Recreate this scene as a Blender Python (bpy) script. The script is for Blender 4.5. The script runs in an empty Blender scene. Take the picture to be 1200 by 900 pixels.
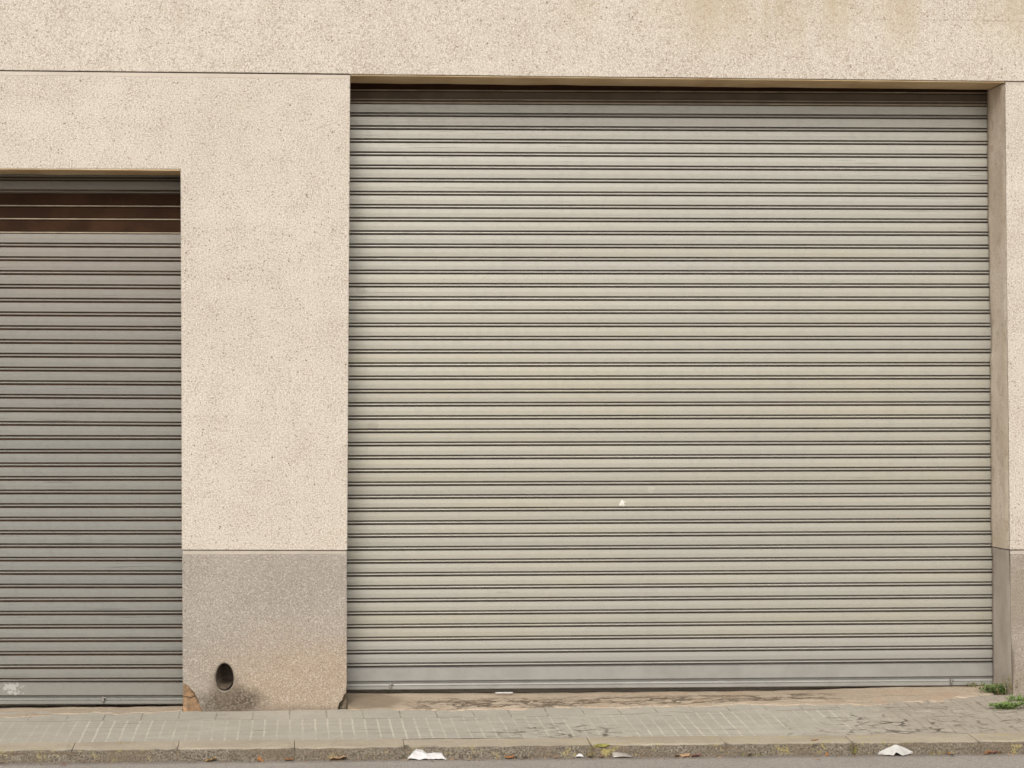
import bpy, bmesh, math, random
from mathutils import Vector, noise as mnoise, Matrix
random.seed(7)
R = math.radians
sc = bpy.context.scene
COL = sc.collection

# ------------------------------------------------------------------ camera
ZROAD = -.094
F = 3300.0                      # focal length in pixels of a 1200 px wide frame
VX, VY = 340.0, 480.0           # where the street-to-wall direction vanishes
D, H = 15.6, 1.66               # distance to the facade, eye height above the wall foot
pitch = math.atan((VY - 450.0) / F)
yaw = math.atan((600.0 - VX) / F * math.cos(pitch))
cd = bpy.data.cameras.new('camera'); cam = bpy.data.objects.new('camera', cd); COL.objects.link(cam)
cam.location = (0, -D, H)
cam.rotation_euler = (R(90) + pitch, 0, -yaw)
cd.sensor_fit = 'HORIZONTAL'; cd.sensor_width = 36.0; cd.lens = F / 1200 * 36
cd.clip_start = 0.1; cd.clip_end = 3000
sc.camera = cam
_M = cam.rotation_euler.to_matrix()
def ray(px, py): return _M @ Vector(((px - 600) / F, -(py - 450) / F, -1.0))
def wy(px, py, Y=0.0):           # survey: point of the photo on the upright plane y=Y
    d = ray(px, py); t = (Y + D) / d.y
    return Vector((d.x * t, Y, H + d.z * t))
def wz(px, py, Z):               # point of the photo on the level plane z=Z
    d = ray(px, py); t = (Z - H) / d.z
    y = -D + d.y * t
    if Z == ZROAD and y > -1.485: t *= (D - 1.485) / (D + y); y = -1.485   # nothing lies inside the kerb
    return Vector((d.x * t, y, Z))
def X(px, py=640, Y=0.0): return wy(px, py, Y).x

# ------------------------------------------------------------------ object helpers
def obj(name, bm, mats, parent=None, smooth=False):
    me = bpy.data.meshes.new(name)
    bmesh.ops.recalc_face_normals(bm, faces=bm.faces) if not getattr(bm, 'nofix', False) else None
    bm.to_mesh(me); bm.free()
    for m in (mats if isinstance(mats, (list, tuple)) else [mats]): me.materials.append(m)
    if smooth:
        for p in me.polygons: p.use_smooth = True
    o = bpy.data.objects.new(name, me); COL.objects.link(o)
    if parent: o.parent = parent
    return o
def tag(o, label, cat, group=None):
    o['label'] = label; o['category'] = cat
    if group: o['group'] = group
    return o
def empty(name, loc):
    o = bpy.data.objects.new(name, None); COL.objects.link(o); o.location = loc
    o.empty_display_size = .1
    return o
def structure(o): o['kind'] = 'structure'; return o
def bevel(o, w, seg=2):
    m = o.modifiers.new('edge', 'BEVEL'); m.width = w; m.segments = seg
    m.limit_method = 'ANGLE'; m.angle_limit = R(40)
def plate(outline, y0, y1, holes=()):
    """a slab standing in the wall: outline in (x, z), from y0 (front) to y1"""
    bm = bmesh.new()
    loops = [outline] + list(holes)
    fl = []
    edges = []
    for lp in loops:
        vs = [bm.verts.new((x, y0, z)) for x, z in lp]
        fl.append(vs)
        for i in range(len(vs)): edges.append(bm.edges.new((vs[i], vs[(i + 1) % len(vs)])))
    if holes:
        bmesh.ops.triangle_fill(bm, edges=edges, use_beauty=True)
    else:
        bm.faces.new(fl[0])
    front = list(bm.faces)
    bk = {}
    for vs in fl:
        for v in vs: bk[v] = bm.verts.new((v.co.x, y1, v.co.z))
    for f in front: bm.faces.new([bk[v] for v in reversed(f.verts)])
    for vs in fl:
        for i in range(len(vs)):
            a, b = vs[i], vs[(i + 1) % len(vs)]
            bm.faces.new((a, b, bk[b], bk[a]))
    return bm
def box(bm, x0, x1, y0, y1, z0, z1):
    v = [bm.verts.new(p) for p in ((x0,y0,z0),(x1,y0,z0),(x1,y1,z0),(x0,y1,z0),(x0,y0,z1),(x1,y0,z1),(x1,y1,z1),(x0,y1,z1))]
    for q in ((0,3,2,1),(4,5,6,7),(0,1,5,4),(1,2,6,5),(2,3,7,6),(3,0,4,7)): bm.faces.new([v[i] for i in q])
def n3(x, y, z=0.0): return mnoise.noise(Vector((x, y, z)))

# ------------------------------------------------------------------ material helpers
class G:
    def __init__(s, name):
        s.m = bpy.data.materials.new(name); s.m.use_nodes = True
        s.t = s.m.node_tree; s.b = s.t.nodes['Principled BSDF']
        tc = s.t.nodes.new('ShaderNodeTexCoord'); s.P = tc.outputs['Object']
        sx = s.n('ShaderNodeSeparateXYZ', s.P); s.x, s.y, s.z = sx.outputs
    def n(s, kind, *ins, **props):
        nd = s.t.nodes.new(kind)
        for k, v in props.items(): setattr(nd, k, v)
        for i, v in enumerate(ins): s.set(nd.inputs[i], v)
        return nd
    def set(s, sock, v):
        if v is None: return
        if hasattr(v, 'is_linked') or hasattr(v, 'links'): s.t.links.new(v, sock)
        else:
            try: sock.default_value = v
            except Exception: sock.default_value = (v[0], v[1], v[2], 1.0)
    def math(s, op, a, b=None, c=None, clamp=False):
        return s.n('ShaderNodeMath', a, b, c, operation=op, use_clamp=clamp).outputs[0]
    def add(s, a, b): return s.math('ADD', a, b)
    def mul(s, a, b): return s.math('MULTIPLY', a, b)
    def sub(s, a, b): return s.math('SUBTRACT', a, b)
    def scale(s, v, sx, sy, sz, off=(0, 0, 0)):
        nd = s.n('ShaderNodeMapping'); s.set(nd.inputs[0], v)
        nd.inputs['Scale'].default_value = (sx, sy, sz); nd.inputs['Location'].default_value = off
        return nd.outputs[0]
    def noise(s, scale, detail=2.0, rough=.5, vec=None, dist=0.0):
        nd = s.n('ShaderNodeTexNoise'); s.set(nd.inputs['Vector'], vec or s.P)
        nd.inputs['Scale'].default_value = scale; nd.inputs['Detail'].default_value = detail
        nd.inputs['Roughness'].default_value = rough; nd.inputs['Distortion'].default_value = dist
        return nd.outputs[0]
    def voro(s, scale, vec=None, feature='F1', rnd=1.0):
        nd = s.n('ShaderNodeTexVoronoi', feature=feature); s.set(nd.inputs['Vector'], vec or s.P)
        nd.inputs['Scale'].default_value = scale; nd.inputs['Randomness'].default_value = rnd
        return nd
    def step(s, v, a, b, lo=0.0, hi=1.0):
        nd = s.n('ShaderNodeMapRange', interpolation_type='SMOOTHSTEP')
        s.set(nd.inputs[0], v)
        if a > b: a, b, lo, hi = b, a, hi, lo
        for i, q in enumerate((a, b, lo, hi)): nd.inputs[i + 1].default_value = q
        return nd.outputs[0]
    def mix(s, f, a, b, mode='MIX'):
        nd = s.t.nodes.new('ShaderNodeMix'); nd.data_type = 'RGBA'; nd.blend_type = mode
        s.set(nd.inputs[0], f)
        for sock, v in ((nd.inputs[6], a), (nd.inputs[7], b)):
            if isinstance(v, tuple): sock.default_value = (v[0], v[1], v[2], 1)
            else: s.t.links.new(v, sock)
        return nd.outputs[2]
    def spot(s, c, a, rx, rb, warp=None, amt=.0, soft=.35):
        """soft-edged blob round (c, a) in the (x, z) plane of the wall, radius rx, rb"""
        dx = s.math('DIVIDE', s.sub(s.x, c), rx); dz = s.math('DIVIDE', s.sub(s.z, a), rb)
        d = s.math('SQRT', s.add(s.mul(dx, dx), s.mul(dz, dz)))
        if warp is not None: d = s.add(d, s.mul(s.sub(warp, .5), amt))
        return s.step(d, 1.0 + soft, 1.0 - soft)
    def spoth(s, c, a, rx, rb, warp=None, amt=.0, soft=.35):
        dx = s.math('DIVIDE', s.sub(s.x, c), rx); dz = s.math('DIVIDE', s.sub(s.y, a), rb)
        d = s.math('SQRT', s.add(s.mul(dx, dx), s.mul(dz, dz)))
        if warp is not None: d = s.add(d, s.mul(s.sub(warp, .5), amt))
        return s.step(d, 1.0 + soft, 1.0 - soft)
    def out(s, color, rough=.85, metal=0.0, bump=None, dist=.004, strength=1.0, spec=None):
        s.set(s.b.inputs['Base Color'], color if not isinstance(color, tuple) else (*color, 1))
        s.set(s.b.inputs['Roughness'], rough); s.set(s.b.inputs['Metallic'], metal)
        if spec is not None: s.b.inputs['Specular IOR Level'].default_value = spec
        if bump is not None:
            bn = s.t.nodes.new('ShaderNodeBump'); bn.inputs['Strength'].default_value = strength
            bn.inputs['Distance'].default_value = dist
            s.set(bn.inputs['Height'], bump); s.t.links.new(bn.outputs[0], s.b.inputs['Normal'])
        return s.m

WX = lambda px, py: wy(px, py, 0.0)
# --- pale speckled artificial stone of the wall
def wall_material():
    g = G('pale speckled stone')
    fine = g.noise(150, 2, .6); mid = g.noise(84, 2, .6); clus = g.noise(6, 4, .65); big = g.noise(1.3, 4, .6)
    c = g.mix(g.step(big, .3, .7), (.452, .407, .350), (.496, .452, .391))
    c = g.mix(g.mul(g.step(clus, .46, .72), .07), c, (.36, .30, .235))
    den = g.mul(g.sub(clus, .5), .20)
    c = g.mix(g.mul(g.step(g.add(fine, den), .47, .62), .80), c, (.325, .262, .205))
    c = g.mix(g.mul(g.step(g.add(mid, den), .535, .64), .72), c, (.30, .243, .183))
    lt = g.step(g.noise(125, 1, .5, g.scale(g.P, 1, 1, 1, (7, 3, 5))), .52, .64)
    c = g.mix(g.mul(lt, .62), c, (.64, .585, .515))
    for (scl, r0, cut, k) in ((52, .28, .76, .7), (21, .13, .78, .95)):
        v = g.voro(scl); vc = g.n('ShaderNodeSeparateColor', v.outputs['Color']).outputs[0]
        dot = g.mul(g.step(v.outputs['Distance'], r0, r0 * .6), g.step(vc, cut, cut + .05))
        c = g.mix(g.mul(dot, k), c, (.17, .125, .09))
    # long brown run-off stains in the upper band on the right
    st = g.noise(1.0, 5, .62, g.scale(g.P, 3.6, 1, .45))
    zr = g.step(g.z, WX(600, 82).z, WX(600, -10).z)
    xr = g.step(g.x, WX(480, 60).x, WX(960, 60).x)
    c = g.mix(g.mul(g.mul(g.mul(g.step(st, .38, .70), zr), xr), .75), c, (.355, .285, .175))
    ln = g.mul(g.step(g.math('ABSOLUTE', g.add(g.sub(g.z, WX(1050, 23).z), g.mul(g.sub(big, .5), .02))), .006, .001), g.mul(g.step(g.noise(2.5, 4, .7), .48, .56), g.step(g.x, WX(880, 20).x, WX(930, 20).x)))
    c = g.mix(g.mul(ln, .55), c, (.27, .215, .165))
    st2 = g.noise(1.0, 4, .6, g.scale(g.P, 5.0, 1, .35, (9, 0, 2)))
    c = g.mix(g.mul(g.step(st2, .55, .72), .10), c, (.38, .29, .20))
    h = g.add(g.mul(fine, .6), g.mul(mid, .5))
    return g.out(c, .88, 0, h, .0045, .8, .3)
M_WALL = wall_material()

def plinth_material():
    g = G('grey granite render')
    fine = g.noise(180, 2, .6); mid = g.noise(105, 2, .6); clus = g.noise(9, 3, .6); big = g.noise(2.2, 4, .6)
    c = g.mix(g.step(big, .3, .7), (.27, .237, .203), (.32, .284, .246))
    # browner towards the right-hand foot where the street splashes it
    a = WX(360, 800); wr = g.noise(6, 4)
    c = g.mix(g.mul(g.spot(a.x, a.z - .05, .52, .30, wr, 1.2, .6), .65), c, (.34, .255, .17))
    c = g.mix(g.mul(g.step(fine, .50, .66), .80), c, (.15, .122, .10))
    c = g.mix(g.mul(g.step(mid, .58, .70), .55), c, (.19, .155, .13))
    lt = g.step(g.noise(145, 1, .5, g.scale(g.P, 1, 1, 1, (4, 3, 9))), .54, .68)
    c = g.mix(g.mul(lt, .45), c, (.54, .485, .42))
    # wet black run below the pipe
    p = WX(268, 823); q = WX(262, 806)
    m1 = g.spot(p.x, p.z, .175, .085, wr, .7, .4)
    gr = g.step(g.noise(80, 2, .6, g.scale(g.P, 1, 1, 1, (2, 8, 1))), .38, .60)
    c = g.mix(g.mul(m1, g.add(.55, g.mul(gr, .45))), c, (.075, .058, .04))
    m2 = g.spot(q.x, q.z, .085, .10, wr, .6, .4)
    c = g.mix(g.mul(m2, .5), c, (.13, .10, .07))
    # dirty foot line
    ft = g.step(g.add(g.z, g.mul(g.sub(wr, .5), .06)), .045, .0)
    c = g.mix(g.mul(ft, .45), c, (.13, .10, .07))
    pr = g.mul(g.step(g.x, WX(1150, 700).x, WX(1180, 700).x), g.step(g.noise(3, 4), .25, .6))
    c = g.mix(g.mul(pr, .5), c, (.20, .155, .11))
    # black leak at the corner of the right-hand pier
    e = WX(1181, 668); f = WX(1185, 782)
    k = g.mul(g.step(g.y, .10, .03), g.add(g.spot(e.x, e.z, .014, .13, wr, .9, .5), g.spot(f.x, f.z, .018, .12, wr, .8, .4)))
    c = g.mix(g.mul(k, .6), c, (.07, .055, .04))
    h = g.add(g.mul(fine, .6), g.mul(mid, .6))
    return g.out(c, .9, 0, h, .006, .9, .3)
M_PLINTH = plinth_material()

def mortar_material(name, a, b):
    g = G(name)
    c = g.mix(g.step(g.noise(5, 4), .3, .7), a, b)
    c = g.mix(g.mul(g.step(g.noise(60, 3), .55, .75), .3), c, tuple(q * .6 for q in a))
    return g.out(c, .9, 0, g.noise(80, 3), .002, .5, .3)
M_MORTAR = mortar_material('smooth pale mortar', (.44, .385, .325), (.49, .43, .365))
M_MORTAR2 = mortar_material('smooth grey mortar', (.37, .325, .275), (.42, .37, .315))
M_JAMBP = mortar_material('stained jamb foot render', (.36, .31, .262), (.46, .41, .355))
M_CORE = mortar_material('plain render', (.42, .36, .29), (.48, .41, .33))

def soffit_material():
    g = G('brown stained soffit render')
    c = g.mix(g.step(g.noise(3, 5, .6), .3, .7), (.58, .45, .28), (.44, .31, .17))
    c = g.mix(g.mul(g.step(g.noise(1.2, 3, .6, g.scale(g.P, 3, .3, 1)), .5, .7), .5), c, (.33, .20, .10))
    return g.out(c, .9, 0, g.noise(40, 3), .003, .5, .3)
M_SOFFIT = soffit_material()

def jamb_material():
    g = G('rubbed jamb render')
    c = g.mix(g.step(g.noise(2.4, 5, .62), .32, .68), (.58, .485, .38), (.68, .59, .485))
    c = g.mix(g.mul(g.step(g.noise(90, 2), .54, .7), .55), c, (.33, .265, .20))
    c = g.mix(g.mul(g.step(g.noise(14, 4), .55, .7), .35), c, (.33, .235, .15))
    t = g.step(g.z, WX(1170, 300).z, WX(1170, 96).z)
    c = g.mix(g.mul(g.mul(t, g.step(g.noise(3, 4, .6, g.scale(g.P, 1, 1, .5)), .35, .6)), .5), c, (.27, .185, .11))
    return g.out(c, .9, 0, g.noise(50, 4), .006, .7, .3)
M_JAMB = jamb_material()

def shutter_material(name, base, alt, grey, metal, rough, marks):
    g = G(name)
    at = g.n('ShaderNodeAttribute', attribute_name='tone')
    tone = at.outputs['Fac']
    patch = g.noise(1.0, 4, .6, g.scale(g.P, .9, 1, 7))
    c = g.mix(g.step(patch, .36, .66), base, alt)
    c = g.mix(tone, c, grey)
    big = g.noise(.8, 3, .55)
    c = g.mix(g.mul(g.step(big, .42, .66), .35), c, grey)
    spang = g.noise(28, 3, .65)
    c = g.mix(g.mul(g.step(spang, .45, .70), .16), c, tuple(q * .62 for q in grey))
    # rubbed horizontal strokes left by the guides and by winding
    stv = g.noise(1.0, 2, .5, g.scale(g.P, 2.6, 1, 170))
    stm = g.noise(1.6, 2, .5, g.scale(g.P, 1, 1, 2.5, (3, 0, 1)))
    stroke = g.mul(g.step(stv, .62, .69), g.step(stm, .50, .58))
    if marks == 'big':
        hi = g.step(g.z, wy(700, 300, .38).z, wy(700, 200, .38).z)
        lf = g.mul(g.step(g.x, X(530), X(450)), g.step(g.z, wy(700, 470, .38).z, wy(700, 380, .38).z))
        stroke = g.mul(stroke, g.math('MAXIMUM', hi, lf))
    c = g.mix(g.mul(stroke, .60), c, tuple(q * .38 for q in grey))
    # vertical dust runs
    run = g.noise(1.0, 3, .6, g.scale(g.P, 9, 1, .5))
    c = g.mix(g.mul(g.step(run, .52, .74), .09), c, tuple(q * .6 for q in alt))
    w = g.noise(60, 4, .7)
    if marks == 'big':
        s1 = wy(729, 589.5, .38); s2 = wy(763, 574, .38)
        m = g.spot(s1.x, s1.z, .015, .012, w, 5.0, .2)
        c = g.mix(g.mul(m, .8), c, (.66, .63, .58))
        c = g.mix(g.mul(g.spot(s2.x, s2.z, .022, .022, w, 2.4, .3), .3), c, (.45, .43, .36))
        for (px, py, rx, rz, k) in ((424, 340, .03, .02, .35), (437, 500, .03, .03, .3), (900, 440, .05, .006, .3), (1010, 560, .07, .005, .3), (640, 505, .06, .005, .25), (830, 690, .03, .01, .25), (560, 612, .02, .02, .2), (980, 330, .04, .006, .25), (430, 303, .06, .008, .4), (445, 316, .10, .006, .4), (590, 694, .05, .004, .35)):
            q = wy(px, py, .38)
            c = g.mix(g.mul(g.spot(q.x, q.z, rx, rz, w, 2.0, .3), k), c, (.16, .145, .12))
        # grey foot of the curtain
        ft = g.step(g.add(g.z, g.mul(g.sub(patch, .5), .05)), wy(600, 760, .38).z, wy(600, 773, .38).z)
        c = g.mix(g.mul(ft, .75), c, (.268, .260, .236))
    else:
        s1 = wy(14, 806, .33)
        c = g.mix(g.mul(g.spot(s1.x, s1.z, .045, .028, w, 6.0, .25), .45), c, (.50, .485, .46))
        up = g.step(g.z, wy(100, 560, .33).z, wy(100, 330, .33).z)
        c = g.mix(g.mul(up, .40), c, (.20, .168, .132))
    r = g.add(rough, g.mul(g.sub(spang, .5), .18))
    return g.out(c, r, metal, g.noise(2.5, 1), .004, .12, .5)
M_SHUT = shutter_material('galvanised beige shutter steel', (.333, .315, .263), (.342, .317, .250), (.308, .296, .262), .30, .40, 'big')
M_SHUT2 = shutter_material('dull grey shutter steel', (.190, .182, .159), (.178, .172, .152), (.166, .166, .153), .2, .55, 'small')

def simple(name, c1, c2, scale=20, rough=.8, metal=0.0, bump=0.0, detail=4, translucent=False):
    g = G(name)
    nz = g.noise(scale, detail, .6)
    return g.out(g.mix(g.step(nz, .3, .7), c1, c2), rough, metal, nz if bump else None, bump or .001, .6)
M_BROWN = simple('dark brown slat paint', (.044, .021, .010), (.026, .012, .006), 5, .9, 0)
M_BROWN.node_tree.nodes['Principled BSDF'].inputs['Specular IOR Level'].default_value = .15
M_BROWN2 = simple('lighter brown slat paint', (.105, .078, .052), (.075, .055, .036), 5, .8, 0)  # lighter, greyer brown of the beaded top slat
M_EDGE = simple('worn brass coloured slat edge', (.30, .24, .17), (.21, .165, .115), 12, .55, .25)
M_DARK = simple('dark guide steel', (.10, .09, .08), (.06, .055, .05), 20, .55, .4)
M_LOCK = simple('gap shade slat interlock', (.17, .142, .118), (.115, .095, .08), 9, .75)  # groove faces coloured dark, standing in for shade inside the slat gaps
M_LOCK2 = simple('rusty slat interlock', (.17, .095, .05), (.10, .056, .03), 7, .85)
M_LIP = simple('shade toned slat lip', (.27, .242, .21), (.17, .15, .128), 4, .7, .1)  # shadow beneath the slat lip, put into the colour of the recess
M_LIP2 = simple('grey shade toned slat lip', (.20, .128, .076), (.115, .072, .043), 4, .7, .1)  # rust brown, with the shadow beneath the lip mixed into the colour
M_PIPE = simple('dirty grey plastic pipe', (.21, .17, .125), (.12, .095, .07), 30, .7, 0, .003)
M_RIM = simple('pale pipe rim', (.36, .315, .255), (.20, .165, .125), 25, .7)
M_SILT = simple('silt', (.17, .13, .085), (.08, .06, .04), 60, .95, 0, .006)
M_BRICK = simple('broken orange brick', (.36, .215, .115), (.15, .105, .065), 18, .95, 0, .02, 5)
M_TAB = simple('zinc tab', (.25, .235, .21), (.17, .16, .14), 60, .45, .6)
M_PAPER = simple('white tissue paper', (.60, .59, .575), (.52, .51, .50), 30, .9, 0, .004)
M_PAPER2 = simple('dirty white paper', (.50, .485, .455), (.42, .405, .375), 30, .85, 0, .004)
M_PLASTIC = simple('scuffed clear plastic', (.38, .345, .30), (.28, .25, .215), 40, .25)
M_WEED = simple('weed leaf', (.075, .125, .028), (.115, .17, .045), 25, .6)
M_WEED2 = simple('dull weed leaf', (.13, .14, .05), (.20, .17, .07), 25, .7)
M_GRASS = simple('grass blade', (.10, .17, .035), (.16, .22, .06), 30, .6)
M_DRY = simple('dry stalk', (.22, .16, .08), (.30, .23, .10), 30, .8)
M_MOSS = simple('yellow green moss', (.15, .15, .035), (.32, .29, .09), 60, .95, 0, .01)
LEAF = {k: simple(k + ' dead leaf', a, b, 35, .65) for k, a, b in (
    ('orange', (.38, .17, .05), (.24, .09, .03)), ('brown', (.24, .12, .05), (.13, .06, .025)),
    ('yellow', (.42, .28, .08), (.30, .18, .05)), ('red', (.28, .08, .05), (.19, .06, .04)),
    ('dark', (.055, .035, .022), (.035, .024, .015)), ('buff', (.40, .26, .15), (.28, .17, .09)))}

# ------------------------------------------------------------------ ground
KY0, KY1 = -1.17, -1.455          # back and front of the kerb top
XL, XR = -9.0, 12.0
def ground_z(x, y):
    t = max(0.0, min(1.0, (x - .3) / 3.8)); zw = .05 * t * t * (3 - 2 * t)
    s = max(0.0, min(1.3, -y / 1.17))
    z = zw * (1 - min(1, s)) - .026 * s
    return z
X480, X620, X1000 = wz(480, 850, -.01).x, wz(640, 860, -.02).x, wz(1000, 850, 0).x
def pavement_material():
    g = G('grey pavement tiles')
    wob = g.noise(3.5, 2); wob2 = g.noise(3.5, 2, .5, g.scale(g.P, 1, 1, 1, (5, 5, 5)))
    xx = g.add(g.x, g.mul(g.sub(wob, .5), .012)); yy = g.add(g.y, g.mul(g.sub(wob2, .5), .030))
    TX, TY = .0667, .158
    ix = g.math('DIVIDE', xx, TX); iy = g.math('DIVIDE', yy, TY)
    dx = g.mul(g.math('ABSOLUTE', g.sub(g.math('FRACT', ix), .5)), TX)     # .5*TX at the joint
    dy = g.mul(g.math('ABSOLUTE', g.sub(g.math('FRACT', iy), .5)), TY)
    jx = g.step(dx, TX / 2 - .0075, TX / 2 - .0025); jy = g.step(dy, TY / 2 - .018, TY / 2 - .006)
    cx = g.math('FLOOR', ix); cy = g.math('FLOOR', iy)
    cell = g.n('ShaderNodeTexWhiteNoise', g.n('ShaderNodeCombineXYZ', cx, cy, 0.0).outputs[0], noise_dimensions='3D')
    cv = cell.outputs['Value']
    col3 = g.n('ShaderNodeTexWhiteNoise', g.n('ShaderNodeCombineXYZ', cx, 3.0, 0.0).outputs[0], noise_dimensions='3D').outputs['Value']
    big = g.noise(1.6, 4, .6)
    c = g.mix(g.step(big, .3, .7), (.40, .370, .308), (.46, .422, .354))
    c = g.mix(g.mul(cv, .38), c, (.35, .322, .272))
    # far right: pinker, broken and dirtier
    rt = g.step(g.add(g.x, g.mul(g.sub(big, .5), .8)), X1000 - .1, X1000 + .5)
    c = g.mix(g.mul(rt, .75), c, (.365, .312, .248))
    grit = g.noise(85, 3, .6)
    c = g.mix(g.mul(g.step(grit, .50, .68), .38), c, (.21, .185, .15))
    c = g.mix(g.mul(g.step(g.noise(9, 5, .65), .45, .68), .35), c, (.33, .285, .22))
    c = g.mix(g.mul(g.step(g.noise(48, 3, .65), .56, .70), .30), c, (.55, .50, .42))
    # pale sand in the joints, patchy
    fade = g.step(g.noise(2.2, 3, .6, g.scale(g.P, 1, .8, 1, (2, 7, 0))), .36, .58)
    jm = g.mul(jx, g.add(.10, g.mul(fade, g.add(.22, g.mul(col3, .55)))))
    body = g.step(g.y, -.33, -.40)
    jm = g.mul(g.mul(jm, body), g.sub(1.0, g.mul(rt, .92)))
    c = g.mix(jm, c, (.60, .555, .455))
    jn = g.mul(g.mul(jy, body), g.mul(g.step(g.noise(1.7, 3), .40, .60), .40))
    c = g.mix(jn, c, (.45, .41, .335))
    thin = g.mul(g.mul(g.step(dy, TY / 2 - .012, TY / 2 - .004), body), g.add(.12, g.mul(fade, .28)))
    c = g.mix(thin, c, (.25, .22, .18))
    jd = g.mul(g.mul(jy, g.step(g.noise(4.0, 3, .6, g.scale(g.P, 1, 2, 1, (8, 1, 0))), .57, .68)), .65)
    c = g.mix(jd, c, (.12, .10, .075))
    # one course of larger slabs along the wall
    sx = g.mul(g.math('ABSOLUTE', g.sub(g.math('FRACT', g.math('DIVIDE', xx, .20)), .5)), .20)
    js = g.mul(g.step(sx, .095, .0985), g.sub(1.0, body))
    c = g.mix(g.mul(js, g.mul(.5, g.step(g.noise(5, 3), .45, .55))), c, (.15, .125, .095))
    ln = g.step(g.math('ABSOLUTE', g.add(yy, .37)), .022, .004)
    c = g.mix(g.mul(ln, g.mul(g.step(g.noise(3, 3), .42, .6), .5)), c, (.15, .125, .09))
    # dark cracks: wide-open joints and broken tiles
    cr = g.voro(13, g.scale(g.n('ShaderNodeVectorMath', g.P, g.n('ShaderNodeVectorMath', g.n('ShaderNodeTexNoise').outputs['Color'], (.12, .12, .12), operation='MULTIPLY').outputs[0], operation='ADD').outputs[0], .6, .55, 1), 'DISTANCE_TO_EDGE').outputs['Distance']
    crk = g.mul(g.step(cr, .085, .03), g.step(g.noise(7, 4, .65, g.scale(g.P, 1, 1, 1, (6, 2, 0))), .47, .56))
    p1 = wz(665, 858, -.01); p2 = wz(1060, 850, .0); p3 = wz(1180, 852, 0); p4 = wz(800, 868, -.02)
    w = g.noise(4, 4, .6)
    zone = g.math('MAXIMUM', g.spoth(p1.x, p1.y, .34, .40, w, 1.4, .4), g.math('MAXIMUM', g.spoth(p2.x, p2.y - .1, .42, .55, w, 1.6, .5), g.mul(g.spoth(p3.x, p3.y, .9, .8, w, 2, .5), .6)))
    zone = g.math('MAXIMUM', zone, g.mul(g.spoth(p4.x, p4.y, .4, .25, w, 1.6, .5), .5))
    c = g.mix(g.mul(g.mul(crk, zone), .85), c, (.085, .068, .05))
    c = g.mix(g.mul(g.mul(g.step(cv, .6, .95), zone), .35), c, (.40, .36, .30))
    c = g.mix(g.mul(g.mul(g.step(g.noise(22, 5, .7, g.scale(g.P, 1, .6, 1)), .52, .66), g.math('MAXIMUM', zone, g.mul(rt, .6))), .6), c, (.17, .14, .105))
    dx2 = g.mul(g.mul(jx, rt), g.step(g.noise(9, 2), .4, .6))
    c = g.mix(g.mul(dx2, .42), c, (.15, .12, .09))
    h = g.sub(g.add(g.mul(grit, .25), g.mul(cv, .35)), g.add(g.mul(g.mul(crk, zone), 1.6), g.mul(g.add(jd, js), .6)))
    return g.out(c, .9, 0, h, .005, .8, .25)
M_PAVE = pavement_material()

def threshold_material():
    g = G('worn sandy concrete')
    big = g.noise(1.5, 5, .62); fine = g.noise(70, 4, .65)
    c = g.mix(g.step(big, .3, .7), (.40, .325, .242), (.47, .385, .292))
    c = g.mix(g.mul(g.step(g.noise(5, 5, .65), .45, .7), .5), c, (.42, .285, .185))
    c = g.mix(g.mul(g.step(fine, .48, .68), .50), c, (.22, .165, .11))
    c = g.mix(g.mul(g.step(g.noise(16, 5, .65), .48, .68), .35), c, (.30, .225, .15))
    lt = g.step(g.noise(40, 3, .6, g.scale(g.P, 1, 1, 1, (3, 3, 3))), .56, .7)
    c = g.mix(g.mul(lt, .35), c, (.56, .46, .34))
    # dirt lying in the broken front half
    v = g.scale(g.P, 2.8, 7.0, 1)
    r1 = g.math('ABSOLUTE', g.sub(g.noise(1.0, 7, .68, v), .5))
    zx = g.mul(g.step(g.x, X(455), X(520)), g.step(g.x, X(1010), X(940)))
    zy = g.mul(g.step(g.y, .28, .16), g.step(g.y, -.10, -.02))
    crack = g.mul(g.mul(g.step(r1, .032, .008), zx), zy)
    soil = g.mul(g.mul(g.step(g.noise(5, 6, .7, g.scale(g.P, 1, 1.8, 1)), .50, .64), zx), zy)
    c = g.mix(g.mul(soil, .5), c, (.27, .205, .135))
    c = g.mix(g.mul(crack, .85), c, (.11, .08, .05))
    q = wz(425, 824, .02)
    c = g.mix(g.mul(g.spoth(q.x + .03, q.y, .16, .22, g.noise(8, 4), 1.2, .35), .7), c, (.20, .155, .105))
    rub = g.voro(42); rc = g.n('ShaderNodeSeparateColor', rub.outputs['Color']).outputs[0]
    c = g.mix(g.mul(g.mul(g.step(rc, .70, .80), g.step(rub.outputs['Distance'], .4, .25)), .4), c, (.27, .205, .14))
    h = g.sub(g.add(g.mul(fine, .4), g.mul(big, .8)), g.mul(g.add(crack, g.mul(soil, .3)), 1.0))
    return g.out(c, .93, 0, h, .010, .8, .25)
M_THRESH = threshold_material()

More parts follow.
